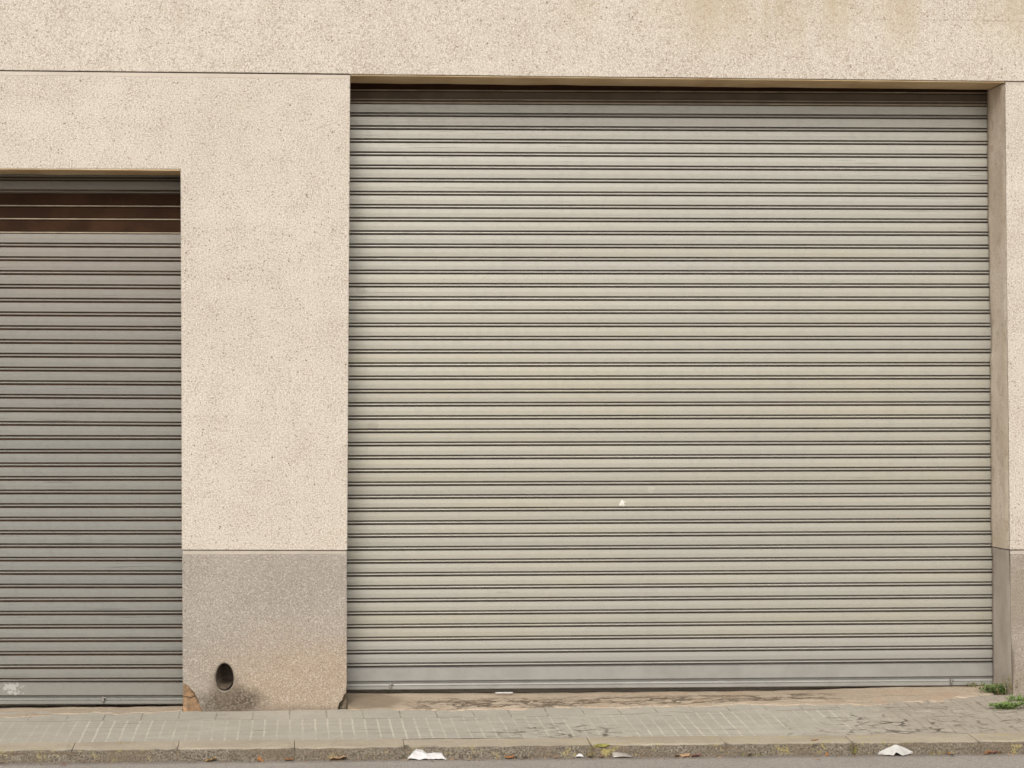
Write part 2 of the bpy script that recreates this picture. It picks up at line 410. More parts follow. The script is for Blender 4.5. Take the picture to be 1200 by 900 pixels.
KJ = [wz(p, 876, -.03).x for p in (85, 208, 345, 475, 697, 858, 1012, 1165)]
def kerb_material():
    g = G('lichen spotted kerb concrete')
    big = g.noise(2.2, 4, .6); fine = g.noise(90, 3, .65)
    c = g.mix(g.step(big, .3, .7), (.39, .335, .255), (.45, .39, .30))
    c = g.mix(g.mul(g.step(fine, .48, .68), .45), c, (.22, .18, .135))
    c = g.mix(g.mul(g.step(g.noise(7, 5, .65), .45, .65), .35), c, (.30, .25, .18))
    # the worn face shows its dark coarse aggregate
    face = g.step(g.add(g.z, g.mul(g.sub(g.noise(14, 4, .6), .5), .014)), -.034, -.040)
    ag = g.noise(110, 3, .6)
    fc = g.mix(g.step(ag, .38, .62), (.095, .079, .060), (.225, .190, .147))
    fc = g.mix(g.step(g.noise(110, 2, .5, g.scale(g.P, 1, 1, 1, (1, 2, 3))), .60, .72), fc, (.33, .29, .23))
    fc = g.mix(g.mul(g.step(g.noise(4, 4, .65), .42, .62), .5), fc, (.15, .115, .075))
    c = g.mix(face, c, fc)
    # yellow lichen, mostly right of the middle
    lx = g.add(.30, g.mul(g.step(g.x, X(560), X(800)), .95))
    ln = g.noise(11, 5, .66); l2 = g.noise(55, 3, .6)
    li = g.mul(g.mul(g.step(g.add(ln, g.mul(g.sub(l2, .5), .5)), .55, .68), g.step(g.noise(1.3, 3, .6, g.scale(g.P, 1, .2, 1, (4, 0, 0))), .42, .58)), lx)
    c = g.mix(g.math('MINIMUM', g.mul(li, .75), .85), c, (.46, .385, .11))
    h = g.add(g.mul(ag, g.add(.3, face)), g.mul(big, .5))
    return g.out(c, .92, 0, h, .010, .9, .25)
M_KERB = kerb_material()

def road_material():
    g = G('worn grey asphalt')
    a = g.noise(75, 3, .7); b = g.noise(150, 2, .6); big = g.noise(1.2, 4)
    c = g.mix(g.step(a, .35, .65), (.30, .268, .233), (.45, .405, .355))
    c = g.mix(g.mul(g.step(b, .56, .7), .6), c, (.50, .455, .41))
    c = g.mix(g.mul(g.step(g.noise(38, 3, .65), .5, .68), .35), c, (.14, .12, .10))
    c = g.mix(g.mul(g.step(big, .4, .7), .25), c, (.22, .19, .16))
    ed = g.step(g.add(g.y, g.mul(g.sub(g.noise(9, 4), .5), .12)), -1.60, -1.49)
    c = g.mix(g.mul(ed, .5), c, (.12, .098, .074))
    return g.out(c, .9, 0, g.add(a, b), .006, .8, .3)
M_ROAD = road_material()

bm = bmesh.new()
vs = [bm.verts.new(p) for p in ((-400, -400, ZROAD), (400, -400, ZROAD), (400, 400, ZROAD), (-400, 400, ZROAD))]
bm.faces.new(vs); structure(obj('road', bm, M_ROAD))

def grid(xs, ys, zf):
    bm = bmesh.new()
    rows = [[bm.verts.new(zf(x, y)) for x in xs] for y in ys]
    for j in range(len(ys) - 1):
        for i in range(len(xs) - 1):
            bm.faces.new((rows[j][i], rows[j][i + 1], rows[j + 1][i + 1], rows[j + 1][i]))
    return bm
def frange(a, b, s):
    n = max(1, int(round((b - a) / s))); return [a + (b - a) * i / n for i in range(n + 1)]
xs = frange(XL, -1.9, .2)[:-1] + frange(-1.9, 4.4, .02) + frange(4.4, XR, .2)[1:]
ys = frange(KY0 - .01, .03, .025)
def pave_z(x, y):
    z = ground_z(x, y) + .004 * n3(x * 1.3, y * 1.3) + .0025 * n3(x * 5, y * 4, 3)
    k = max(0, min(1, (x - X1000 + .2) / .5)) + max(0, 1 - abs(x - X620) / .35)
    z += min(k, 1) * .007 * n3(math.floor(x / .1) * 3.1, math.floor(y / .15) * 2.3, 9)
    return Vector((x, y, z))
structure(obj('pavement', grid(xs, ys, pave_z), M_PAVE, smooth=False))

# kerb: rounded stones laid end to end
bm = bmesh.new()
joints = [XL] + frange(XL + .3, KJ[0] - .55, .6)[0:] + KJ + frange(KJ[-1] + .6, XR, .6)
prof = [(KY0, -.10), (KY0, -.0275), (KY0 - .012, -.024), (-1.34, -.0275), (-1.425, -.031), (-1.442, -.036), (-1.450, -.046), (-1.455, -.065), (-1.460, -.12)]
for a, b in zip(joints[:-1], joints[1:]):
    if b - a < .05: continue
    dz, dy = random.uniform(-.003, .003), random.uniform(-.006, .006)
    inn = .0018
    st = frange(a + inn, b - inn, .03)
    rows = []
    for x in st:
        e = min(x - a - inn, b - inn - x); rr = .006 * max(0, 1 - e / .02)
        rows.append([bm.verts.new((x, y + dy + (.006 * n3(x * 9, z * 30, y * 7) if z < -.03 else 0) + rr * (1 if i > 3 else 0),
                     z + dz + .0025 * n3(x * 6, y * 8, 5) - rr * (1 if 2 < i < 7 else 0))) for i, (y, z) in enumerate(prof)])
    for i in range(len(rows) - 1):
        for j in range(len(prof) - 1):
            bm.faces.new((rows[i][j], rows[i][j + 1], rows[i + 1][j + 1], rows[i + 1][j]))
    bm.faces.new(rows[0]); bm.faces.new(list(reversed(rows[-1])))
structure(obj('kerb', bm, M_KERB, smooth=False))
bm = bmesh.new(); box(bm, XL, XR, -1.448, KY0 + .06, -.13, -.045)
structure(obj('kerb_bed', bm, M_SILT))

# ------------------------------------------------------------------ the building
BY = .50                                        # how far the cladding reaches back
bld = empty('warehouse', (0, 0, 0))
tag(bld, 'beige speckled stone warehouse front with two closed metal roller shutters and a grey plinth', 'building')
ZT = 5.4
def P(px, py): p = wy(px, py); return (p.x, p.z)
tl, tr = P(410.5, 87), P(1178, 95.2)
lx0 = X(212); LD0 = X(212) - 3.35               # left shutter opening: right and left jamb
WL, WR = -8.5, 11.0
jz = lambda x: tl[1] + (x - tl[0]) * (P(0, 82.3)[1] - P(410, 86.7)[1]) / (P(0, 82)[0] - P(410, 86)[0])
JG, JS = .0038, .022                             # open gap and smooth mortar strip of a joint
# upper band over everything; its lower edge is the lintel of the large opening
wallo = [(WL, ZT), (WL, jz(-3.0)), (P(0, 82.3)[0], P(0, 82.3)[1]), (P(409, 86.5)[0], P(409, 86.5)[1]), tl]
for i in range(1, 24):
    t = i / 24; wallo.append((tl[0] + (tr[0] - tl[0]) * t, tl[1] + (tr[1] - tl[1]) * t + .002 * n3(t * 9, 2)))
wallo += [tr, (WR, tr[1] - .004), (WR, ZT)]
o = obj('upper_wall', plate(wallo, -.006, BY), M_WALL, bld); bevel(o, .004)
# left cladding and pillar in one sheet
pbl, pbr = P(213, 644.5), P(407, 645)
lt = P(211.5, 198.3)
tj = lambda x: jz(x) - JG - JS
o = obj('wall_cladding', plate([(WL, tj(-3)), (WL, pbl[1]), (LD0, pbl[1]), (LD0, lt[1] + .003), P(60, 198), lt, P(212.5, 430), pbl, pbr, P(408.3, 420), (tl[0], tj(tl[0])), (P(0, 84)[0], tj(P(0, 84)[0]))], 0, BY), M_WALL, bld)
bevel(o, .005)
mo = [(WL, jz(-3) - JG), (WL, tj(-3) + .0005), (P(0, 84)[0], tj(P(0, 84)[0]) + .0005), (tl[0] - .001, tj(tl[0]) + .0005), (tl[0] - .001, jz(tl[0]) - JG), (P(0, 84)[0], jz(P(0, 84)[0]) - JG)]
obj('mortar_joint', plate(mo, .0025, BY - .1), M_MORTAR, bld)
# plinth of the pillar: a broken corner, a chip, and the hole of the drain pipe
hc = wy(263, 794)
sx_ = (X(274.6, 794) - X(251.4, 794)) / 2; sz_ = (wy(263, 777).z - wy(263, 812.5).z) / 2
HOLE = [(hc.x + sx_ * math.cos(a) * (1 - .08 * math.sin(a)), hc.z + sz_ * math.sin(a)) for a in [2 * math.pi * i / 40 for i in range(40)]]
ztp = pbl[1] - JG - JS
pl_out = [(pbl[0] + .002, ztp), P(214, 801), P(217.5, 802.5), P(221, 804.5), P(224, 808.5), P(228, 812), P(230, 817), P(232.5, 821), P(234, 827), P(237, 833), (X(240, 836), -.04),
          (X(394, 836), -.04), P(396.5, 829), P(397.5, 824), P(401, 821), P(403, 815), P(405.5, 812), P(406.5, 800), (pbr[0] - .002, ztp)]
o = obj('plinth', plate(pl_out, .004, .3, [HOLE]), M_PLINTH, bld)
bevel(o, .004)
obj('mortar_joint', plate([(pbl[0] + .004, pbl[1] - JG), (pbl[0] + .004, ztp + .0005), (pbr[0] - .004, ztp + .0005), (pbr[0] - .004, pbr[1] - JG)], .010, .3), M_MORTAR2, bld)
# masonry heart of the pillar, seen where the plinth has broken away
bm = bmesh.new()
bx0, bx1 = X(213.6, 815) + .004, X(244, 815)
def core_pt(x, z):
    return Vector((x, .012 + .045 * max(0, (x - bx0) / (bx1 - bx0)) + .014 * n3(x * 22, z * 18) + (.010 if abs(z - .075 - .02 * n3(x * 30, 2)) < .004 else 0), z))
xs2, zs2 = frange(bx0, bx1, .006), frange(-.05, wy(213, 797).z, .006)
rows = [[bm.verts.new(core_pt(x, z)) for x in xs2] for z in zs2]
for j in range(len(zs2) - 1):
    for i in range(len(xs2) - 1): bm.faces.new((rows[j][i], rows[j][i + 1], rows[j + 1][i + 1], rows[j + 1][i]))
ext = bmesh.ops.extrude_edge_only(bm, edges=[e for e in bm.edges if e.is_boundary])
for v in [q for q in ext['geom'] if isinstance(q, bmesh.types.BMVert)]: v.co.y = .26
o = obj('exposed_brick', bm, M_BRICK, bld); o['label'] = 'orange brown brick showing at the broken plinth corner'
bm = bmesh.new()
cx0, cx1 = X(392, 822), X(406.8, 822) - .002
xs2, zs2 = frange(cx0, cx1, .006), frange(-.05, wy(404, 806).z, .006)
rows = [[bm.verts.new((x, .05 + .03 * n3(x * 25, z * 22, 4) , z)) for x in xs2] for z in zs2]
for j in range(len(zs2) - 1):
    for i in range(len(xs2) - 1): bm.faces.new((rows[j][i], rows[j][i + 1], rows[j + 1][i + 1], rows[j + 1][i]))
ext = bmesh.ops.extrude_edge_only(bm, edges=[e for e in bm.edges if e.is_boundary])
for v in [q for q in ext['geom'] if isinstance(q, bmesh.types.BMVert)]: v.co.y = .27
obj('exposed_mortar', bm, M_SILT, bld)
# drain pipe: an oval-mouthed tube that climbs back into the pillar
bm = bmesh.new()
NS = 40; rings = []
for (k, yy, dx, dz) in ((1.0, .012, 0, 0), (.95, .009, 0, 0), (.93, .05, .004, .004), (.93, .28, .03, .03)):
    rings.append([bm.verts.new((hc.x + (x - hc.x) * k * (1 + .02 * n3(x * 60, z * 60)) + dx, yy, hc.z + (z - hc.z) * k + dz)) for x, z in HOLE])
for a, b in zip(rings[:-1], rings[1:]):
    for i in range(NS): bm.faces.new((a[i], a[(i + 1) % NS], b[(i + 1) % NS], b[i])).material_index = 1 if a is rings[0] else 0
bm.faces.new(rings[-1])
pp = obj('drain_pipe', bm, [M_PIPE, M_RIM], bld, smooth=True)
bm = bmesh.new()
rows = []
for j in range(9):
    t = j / 8; yy = .018 + t * .24
    rows.append([bm.verts.new((hc.x + sx_ * .80 * u + .03 * t - .004, yy, hc.z - sz_ * (.80 - .34 * t) * math.sqrt(max(0, 1 - .72 * u * u)) + .004 * n3(u * 5, yy * 30) )) for u in [-1 + i / 5 for i in range(11)]])
for j in range(8):
    for i in range(10): bm.faces.new((rows[j][i], rows[j][i + 1], rows[j + 1][i + 1], rows[j + 1][i]))
obj('silt', bm, M_SILT, pp, smooth=True)
# pillar core
bm = bmesh.new(); box(bm, pbl[0] + .02, pbr[0] - .02, .302, BY - .002, -.1, ztp + .028); obj('pillar_core', bm, M_CORE, bld)

# right pier and the wall beyond it
rtop = P(1178, 95.2); rb = P(1183.5, 644.5)
o = obj('wall_cladding', plate([(rtop[0], rtop[1] - JG - JS * .5), P(1178.6, 160), P(1180, 330), P(1182, 500), rb, (WR, rb[1]), (WR, rtop[1] - JG - JS * .5 - .004)], 0, BY), M_WALL, bld); bevel(o, .007)
obj('mortar_joint', plate([(rtop[0] + .002, rtop[1] - JG), (rtop[0] + .002, rtop[1] - JG - JS * .5 + .0005), (WR, rtop[1] - JG - JS * .5 - .0035), (WR, rtop[1] - JG - .004)], .004, BY - .1), M_MORTAR, bld)
rpt = rb[1] - JG - JS
o = obj('plinth', plate([(rb[0] + .003, rpt), P(1184, 700), P(1185.5, 764), P(1186.5, 800), P(1187.5, 822), (WR, -.06), (WR, rpt)], .004, .3), M_PLINTH, bld); bevel(o, .008)
obj('mortar_joint', plate([(rb[0] + .004, rb[1] - JG), (rb[0] + .004, rpt + .0005), (WR, rpt + .0005), (WR, rb[1] - JG)], .010, .3), M_MORTAR2, bld)
bm = bmesh.new(); box(bm, rb[0] + .03, WR, .302, BY - .002, -.1, rpt + .028); obj('pillar_core', bm, M_CORE, bld)
# far left plinth, out of frame
bm = bmesh.new(); box(bm, WL, LD0, .004, BY - .002, -.1, pbl[1] - .004); obj('plinth', bm, M_PLINTH, bld)
# body of the building behind the shutters, and its roof
bm = bmesh.new(); box(bm, WL + .02, WR - .02, BY + .003, 9.0, -.1, ZT - .02); obj('wall', bm, M_CORE, bld)
bm = bmesh.new(); box(bm, WL - .05, WR + .05, -.03, 9.05, ZT + .002, ZT + .12); obj('roof', bm, M_CORE, bld)

# soffits: thin coats of brown render under the two lintels
SH, SL = .38, .33                                # recess of the large and the small shutter
def soffit(x0, z0, x1, z1, yb, thick, seed):
    bm = bmesh.new(); n = 60; a, b, c_, d = [], [], [], []
    for i in range(n + 1):
        t = i / n; x = x0 + (x1 - x0) * t; z = z0 + (z1 - z0) * t - .003
        e = yb + .012 * n3(t * 11, seed) - .004
        zz = z - thick + .004 * n3(t * 17, seed + 3)
        a.append(bm.verts.new((x, .004, z - .004))); b.append(bm.verts.new((x, e, zz)))
        c_.append(bm.verts.new((x, e, z + .0015))); d.append(bm.verts.new((x, .004, z + .0015)))
    for i in range(n):
        for u, w in ((a, b), (b, c_), (c_, d), (d, a)):
            bm.faces.new((u[i], u[i + 1], w[i + 1], w[i]))
    bm.faces.new((a[0], b[0], c_[0], d[0])); bm.faces.new((d[-1], c_[-1], b[-1], a[-1]))
    return bm
obj('soffit', soffit(tl[0] + .003, tl[1], tr[0] - .003, tr[1], SH - .05, .008, 1.0), M_SOFFIT, bld)
obj('soffit', soffit(LD0 + .003, lt[1] + .002, lt[0] - .003, lt[1], SL - .05, .008, 5.0), M_SOFFIT, bld)

# rubbed render on the right-hand jamb, with an uneven inner edge
bm = bmesh.new()
zt_, zb_ = tr[1] - .014, ground_z(4, 0) - .03
edge_px = [(96, 1159), (110, 1158.2), (160, 1158), (260, 1158.8), (300, 1160), (330, 1160.3), (360, 1161), (385, 1162.6), (412, 1162.4), (420, 1160.8), (440, 1161.4), (520, 1161.8), (560, 1162.6), (600, 1162), (644, 1163), (650, 1164.2), (740, 1164.2), (830, 1164.6)]
def edge_x(z):
    py = VY - (z - H) / (D + .36) * F * .981
    for (a, xa), (b, xb) in zip(edge_px[:-1], edge_px[1:]):
        if py <= b or b == 830:
            t = max(0, min(1, (py - a) / (b - a))); return wy(xa + (xb - xa) * t, py, .36).x
def corner_x(z):
    t = (z - rb[1]) / (rtop[1] - rb[1])
    if z > rb[1]: return rb[0] + (rtop[0] - rb[0]) * min(1, t)
    return rb[0] + (P(1187, 815)[0] - rb[0]) * min(1, (rb[1] - z) / .85)
zs2 = frange(zb_, zt_, .02)
NY = 10
def jamb_grid(zs, mat, proud, name):
    bm = bmesh.new(); rows = []
    for z in zs:
        xe, xc = edge_x(z), corner_x(z) - .001
        row = []
        for j in range(NY + 1):
            t = j / NY; y = .0075 + t * (SH - .0305)
            x = xc + (xe - xc) * t - proud - .0025 * n3(y * 9, z * 5, 2) - .0015 * n3(y * 30, z * 26)
            row.append(bm.verts.new((x if j else xc - .0012, y, z)))
        row.append(bm.verts.new((xe + .002, SH - .02, z))); row.append(bm.verts.new((xc + .08, SH - .02, z)))
        rows.append(row)
    for a, b in zip(rows[:-1], rows[1:]):
        for j in range(len(a) - 1): bm.faces.new((a[j], a[j + 1], b[j + 1], b[j]))
    return obj(name, bm, mat, bld, smooth=True)
jamb_grid([rb[1] + .003] + [z for z in zs2 if z > rb[1] + .006], M_JAMB, .006, 'jamb_render')
jamb_grid([z for z in zs2 if z < rb[1] + .001] + [rb[1] - .002], M_JAMBP, .007, 'jamb_plinth')

# ------------------------------------------------------------------ roller shutters
def curtain(x0, x1, zl, zr, xa, xb, Y, seed, tones):
    """zl/zr: heights of the slat joints surveyed at x=xa and x=xb, from the top down"""
    bm = bmesh.new(); lay = bm.verts.layers.float.new('tone')
    NX = 48
    PF = [(.02, .022), (.025, .003), (.035, .0), (.34, -.0006), (.655, .0), (.668, .002), (.672, .020), (.772, .017), (.778, .011), (.795, .006), (.825, .0035), (.86, .0030), (.895, .0045), (.925, .009), (.93, .022), (1.02, .022)]
    SM = set()
    for i in range(len(zl) - 1):
        tone = tones(i); tilt = random.uniform(-.0012, .0012); off = random.uniform(-.0008, .0008)
        cols = []
        for k in range(NX + 1):
            x = x0 + (x1 - x0) * k / NX; t = (x - xa) / (xb - xa)
            a = zl[i] + (zr[i] - zl[i]) * t; b = zl[i + 1] + (zr[i + 1] - zl[i + 1]) * t
            wob = .0018 * n3(x * 1.3, i * .6, seed) + .0006 * n3(x * 6, i * 2.1, seed)
            gap = 1 + .10 * n3(x * 1.3, i * 3.7, seed + 5)
            col = []
            for (f, y) in PF:
                z = a + (b - a) * f
                yy = Y + y + off + wob + tilt * (f - .35)
                v = bm.verts.new((x, yy, z + (.0006 * gap if f > .70 else 0))); v[lay] = max(0, min(1, tone)); col.append(v)
            cols.append(col)
        for p, q in zip(cols[:-1], cols[1:]):
            for j in range(len(PF) - 1):
                f = bm.faces.new((p[j], p[j + 1], q[j + 1], q[j])); f.material_index = 1 if j in (0, 13, 14) else 2 if j in (5, 6, 7) else 0  # groove and under-lip faces get darker colours in place of gap shade
    return bm
def rail(x0, x1, za, zb, xa, xb, Y):
    """bottom bar: heights (top of plate, groove, foot) at xa and xb"""
    bm = bmesh.new(); NX = 40
    pf = [(0, .016, 0), (0, .002, -.002), (0, -.003, -.005), (1, -.003, .008), (1, .001, .005), (1, .016, .003), (1, .016, -.005), (1, .001, -.007), (1, -.004, -.010), (1.42, -.005, 0), (1.46, .0, 0), (1.55, -.004, 0), (2, -.004, .004), (2, .0, .0), (2, .03, 0)]
    cols = []
    for k in range(NX + 1):
        x = x0 + (x1 - x0) * k / NX; t = (x - xa) / (xb - xa)
        z3 = [za[i] + (zb[i] - za[i]) * t for i in range(3)]
        col = []
        for (f, y, dz) in pf:
            i = min(1, int(f)); z = z3[i] + (z3[i + 1] - z3[i]) * (f - i)
            col.append(bm.verts.new((x, Y + y + .0012 * n3(x * 2, f, 3), z + dz)))
        cols.append(col)
    for p, q in zip(cols[:-1], cols[1:]):
        for j in range(len(pf) - 1): bm.faces.new((p[j], p[j + 1], q[j + 1], q[j]))
    return bm
def lin(a, b, n): return [a + (b - a) * i / n for i in range(n)]
def tab(px, py, Y, parent):
    p = wy(px, py, Y); bm = bmesh.new()
    box(bm, p.x - .006, p.x + .006, Y - .028, Y - .004, p.z - .016, p.z + .012)
    box(bm, p.x - .004, p.x + .016, Y - .016, Y - .004, p.z - .001, p.z + .009)
    o = obj('lock_tab', bm, M_TAB, parent); bevel(o, .002)
    return o
def brown(x0, x1, xa, xb, Y, za, zb, zc, zd, parent, seed, bead=False):
    bm = bmesh.new(); NX = 24; cols = []
    PF = [(.0, .016), (.03, .006), (.06, .0045), (.45, .003), (.83, .0045), (.835, .014), (.865, .014), (.875, -.001), (.90, -.002), (.955, -.002), (.98, .002), (.985, .016), (1.0, .016)]
    edge = range(6, 11)
    if bead:
        PF = [(.0, .016), (.03, .006), (.06, .0045), (.54, .0045), (.55, .012), (.575, .012), (.59, 0), (.66, 0), (.67, .014), (.80, .014), (.815, .001), (.93, .001), (.945, .016), (1, .016)]; edge = (6, 7, 10, 11)
    for k in range(NX + 1):
        x = x0 + (x1 - x0) * k / NX; t = (x - xa) / (xb - xa)
        top, bot = za + (zb - za) * t, zc + (zd - zc) * t
        cols.append([bm.verts.new((x, Y + y + .001 * n3(x * 2, seed), top + (bot - top) * f)) for f, y in PF])
    for p, q in zip(cols[:-1], cols[1:]):
        for j in range(len(PF) - 1):
            f = bm.faces.new((p[j], p[j + 1], q[j + 1], q[j])); f.material_index = 1 if j in edge else 0
    return obj('brown_slat', bm, [M_BROWN2 if bead else M_BROWN, M_EDGE], parent)
# large shutter
yl = [121.7] + lin(136.4, 321.1, 12) + lin(321.1, 569.5, 16) + lin(569.5, 781.7, 14) + [782.0]
yr = [124.8] + lin(139.6, 321.9, 12) + lin(321.9, 567.2, 16) + lin(567.2, 776.0, 14) + [776.2]
zl = [wy(430, y, SH).z for y in yl]; zr = [wy(1130, y, SH).z for y in yr]
xa, xb = X(430, 450, SH), X(1130, 450, SH)
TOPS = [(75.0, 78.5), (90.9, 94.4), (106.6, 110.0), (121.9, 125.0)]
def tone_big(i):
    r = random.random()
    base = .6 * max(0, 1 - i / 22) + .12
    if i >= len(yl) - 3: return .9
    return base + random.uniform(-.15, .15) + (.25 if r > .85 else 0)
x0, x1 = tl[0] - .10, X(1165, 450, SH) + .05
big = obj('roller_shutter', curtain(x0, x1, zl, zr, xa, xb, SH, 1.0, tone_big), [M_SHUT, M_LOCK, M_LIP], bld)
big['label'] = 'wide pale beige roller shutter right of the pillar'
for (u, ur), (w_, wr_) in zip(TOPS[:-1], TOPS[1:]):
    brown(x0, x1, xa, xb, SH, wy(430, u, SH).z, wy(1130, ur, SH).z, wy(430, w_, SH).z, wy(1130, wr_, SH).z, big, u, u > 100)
ra = [wy(430, y, SH).z for y in (782.3, 799.6, 808.6)]; rbz = [wy(1130, y, SH).z for y in (776.6, 793.8, 803.4)]
rl = obj('bottom_rail', rail(x0, x1, ra, rbz, xa, xb, SH), M_TAB and simple('grey rail steel', (.265, .257, .235), (.23, .222, .203), 8, .45, .3), big)
tab(457.5, 802.5, SH, big); tab(1114, 797.5, SH, big)
bm = bmesh.new(); box(bm, tl[0] - .12, pbr[0] - .015, SH - .035, SH - .010, .02, tl[1]); obj('guide_rail', bm, M_DARK, big)
bm = bmesh.new(); box(bm, X(1164.5, 450, SH) + .012, x1 + .02, SH - .018, SH - .008, .06, tl[1]); obj('guide_rail', bm, M_DARK, big)
# small shutter on the left
yl = [166, 182, 198, 212.5, 227.6]
zl = [wy(190, y, SL).z for y in yl]; xa, xb = X(10, 450, SL), X(190, 450, SL)
x0, x1 = LD0 - .04, lx0 + .09
def left_z(ys): return [wy(10, y + (-.8 if y < 500 else .4 if y > 700 else 0), SL).z for y in ys], [wy(190, y, SL).z for y in ys]
tone_small = lambda i: random.uniform(.0, .9)
a_, b_ = left_z(yl)
y2 = lin(274.2, 435.8, 10) + lin(435.8, 595, 10) + lin(595, 799.1, 13) + [799.4]
a2, b2 = left_z(y2)
bm = curtain(x0, x1, a_, b_, xa, xb, SL, 7.0, tone_small)
bmB = curtain(x0, x1, a2, b2, xa, xb, SL, 8.0, tone_small)
me = bpy.data.meshes.new('tmp'); bmB.to_mesh(me); bmB.free(); bm.from_mesh(me); bpy.data.meshes.remove(me)
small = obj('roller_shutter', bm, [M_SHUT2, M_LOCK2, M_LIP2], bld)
small['label'] = 'dull grey roller shutter left of the pillar with three dark brown slats near its top'
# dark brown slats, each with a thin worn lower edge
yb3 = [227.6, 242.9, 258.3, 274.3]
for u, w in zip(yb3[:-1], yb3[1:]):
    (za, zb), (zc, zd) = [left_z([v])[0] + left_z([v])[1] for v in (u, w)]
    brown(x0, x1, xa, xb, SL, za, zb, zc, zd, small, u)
ra = [wy(10, y, SL).z for y in (799.4, 816.2, 825.6)]; rbz = [wy(190, y, SL).z for y in (799.6, 816.0, 825.2)]
obj('bottom_rail', rail(x0, x1, ra, rbz, xa, xb, SL), M_SHUT2, small)
tab(121, 818.5, SL, small)
bm = bmesh.new(); box(bm, pbl[0] + .012, x1 + .04, SL - .03, SL - .008, 0, lt[1]); obj('guide_rail', bm, M_DARK, small)
bm = bmesh.new(); box(bm, x0 - .02, LD0 - .004, SL - .03, SL - .008, 0, lt[1]); obj('guide_rail', bm, M_DARK, small)

# thresholds: worn concrete aprons that run out under each shutter
def lerp_tab(tabl, v):
    for (a, fa), (b, fb) in zip(tabl[:-1], tabl[1:]):
        if v <= b: t = max(0, min(1, (v - a) / (b - a))); return fa + (fb - fa) * t
    return tabl[-1][1]
def apron(x0, x1, zback, yedge, seed):
    xs = frange(x0, x1, .012); NYs = 44; bm = bmesh.new(); rows = []
    for x in xs:
        ye = lerp_tab(yedge, x) + .07 * n3(x * 3, seed) + .06 * n3(x * 9, seed) + .04 * n3(x * 23, seed)
        zbk = lerp_tab(zback, x)
        row = []
        for j in range(NYs + 1):
            t = j / NYs; y = .47 + (ye - .47) * t
            g_ = ground_z(x, y) + .004 * n3(x * 1.3, y * 1.3) + .0025 * n3(x * 5, y * 4, 3)
            s = max(0, min(1, (y - ye) / (.38 - ye)))
            z = g_ * (1 - s) + zbk * s + .0035 + .004 * n3(x * 7, y * 9, seed) + .003 * n3(x * 24, y * 30, seed) * (1 - abs(2 * s - 1) * .6)
            cr_ = max(0, min(1, (x - X(440)) / .3)) * max(0, min(1, (X(1040) - x) / .3)) * max(0, 1 - abs(s - .22) / .3)
            z += cr_ * (.012 * max(0, n3(x * 14, y * 18, seed + 4)) - .010 * max(0, n3(x * 6, y * 14, seed + 8)))
            if s > .9: z -= .004
            if j == NYs: z = g_ - .012
            row.append(bm.verts.new((x, y, z)))
        rows.append(row)
    for a, b in zip(rows[:-1], rows[1:]):
        for j in range(NYs): bm.faces.new((a[j], a[j + 1], b[j + 1], b[j]))
    return structure(obj('threshold', bm, M_THRESH, smooth=True))
gx = lambda px: wz(px, 815, .03).x
apron(X(407, 830) + .002, X(1187, 815) - .004, [(gx(410), .050), (gx(600), .044), (gx(900), .046), (gx(1000), .056), (gx(1060), .064), (gx(1170), .066)],
      [(gx(408), -.03), (gx(480), -.05), (gx(620), -.09), (gx(800), -.15), (gx(900), -.20), (gx(1000), -.26), (gx(1080), -.16), (gx(1130), -.02), (gx(1160), .12), (gx(1190), .14)], 2.0)
apron(LD0, X(213.5, 830) - .002, [(LD0, -.012), (gx(210), -.012)], [(LD0, -.2), (gx(0), -.19), (gx(100), -.11), (gx(200), -.02), (gx(213), .0)], 6.0)

# ------------------------------------------------------------------ weeds
def leaf_face(bm, base, d, up, L, W):
    d = d.normalized(); s = d.cross(up)
    s = s.normalized() if s.length > 1e-4 else Vector((1, 0, 0)); n = s.cross(d)
    p = [base, base + d * L * .35 + s * W * .5 + n * L * .05, base + d * L * .75 + s * W * .33 + n * L * .02, base + d * L - n * L * .12, base + d * L * .75 - s * W * .33 + n * L * .02, base + d * L * .35 - s * W * .5 + n * L * .05]
    m = base + d * L * .5 - n * L * .03
    v = [bm.verts.new(q) for q in p]; c = bm.verts.new(m)
    for i in range(6): bm.faces.new((v[i], v[(i + 1) % 6], c))
def stem_tube(bm, pts, r):
    rings = []
    for i, p in enumerate(pts):
        q = r * (1 - .6 * i / len(pts))
        rings.append([bm.verts.new(p + Vector((math.cos(a) * q, math.sin(a) * q, 0))) for a in (0, 2.1, 4.2)])
    for a, b in zip(rings[:-1], rings[1:]):
        for i in range(3): bm.faces.new((a[i], a[(i + 1) % 3], b[(i + 1) % 3], b[i]))
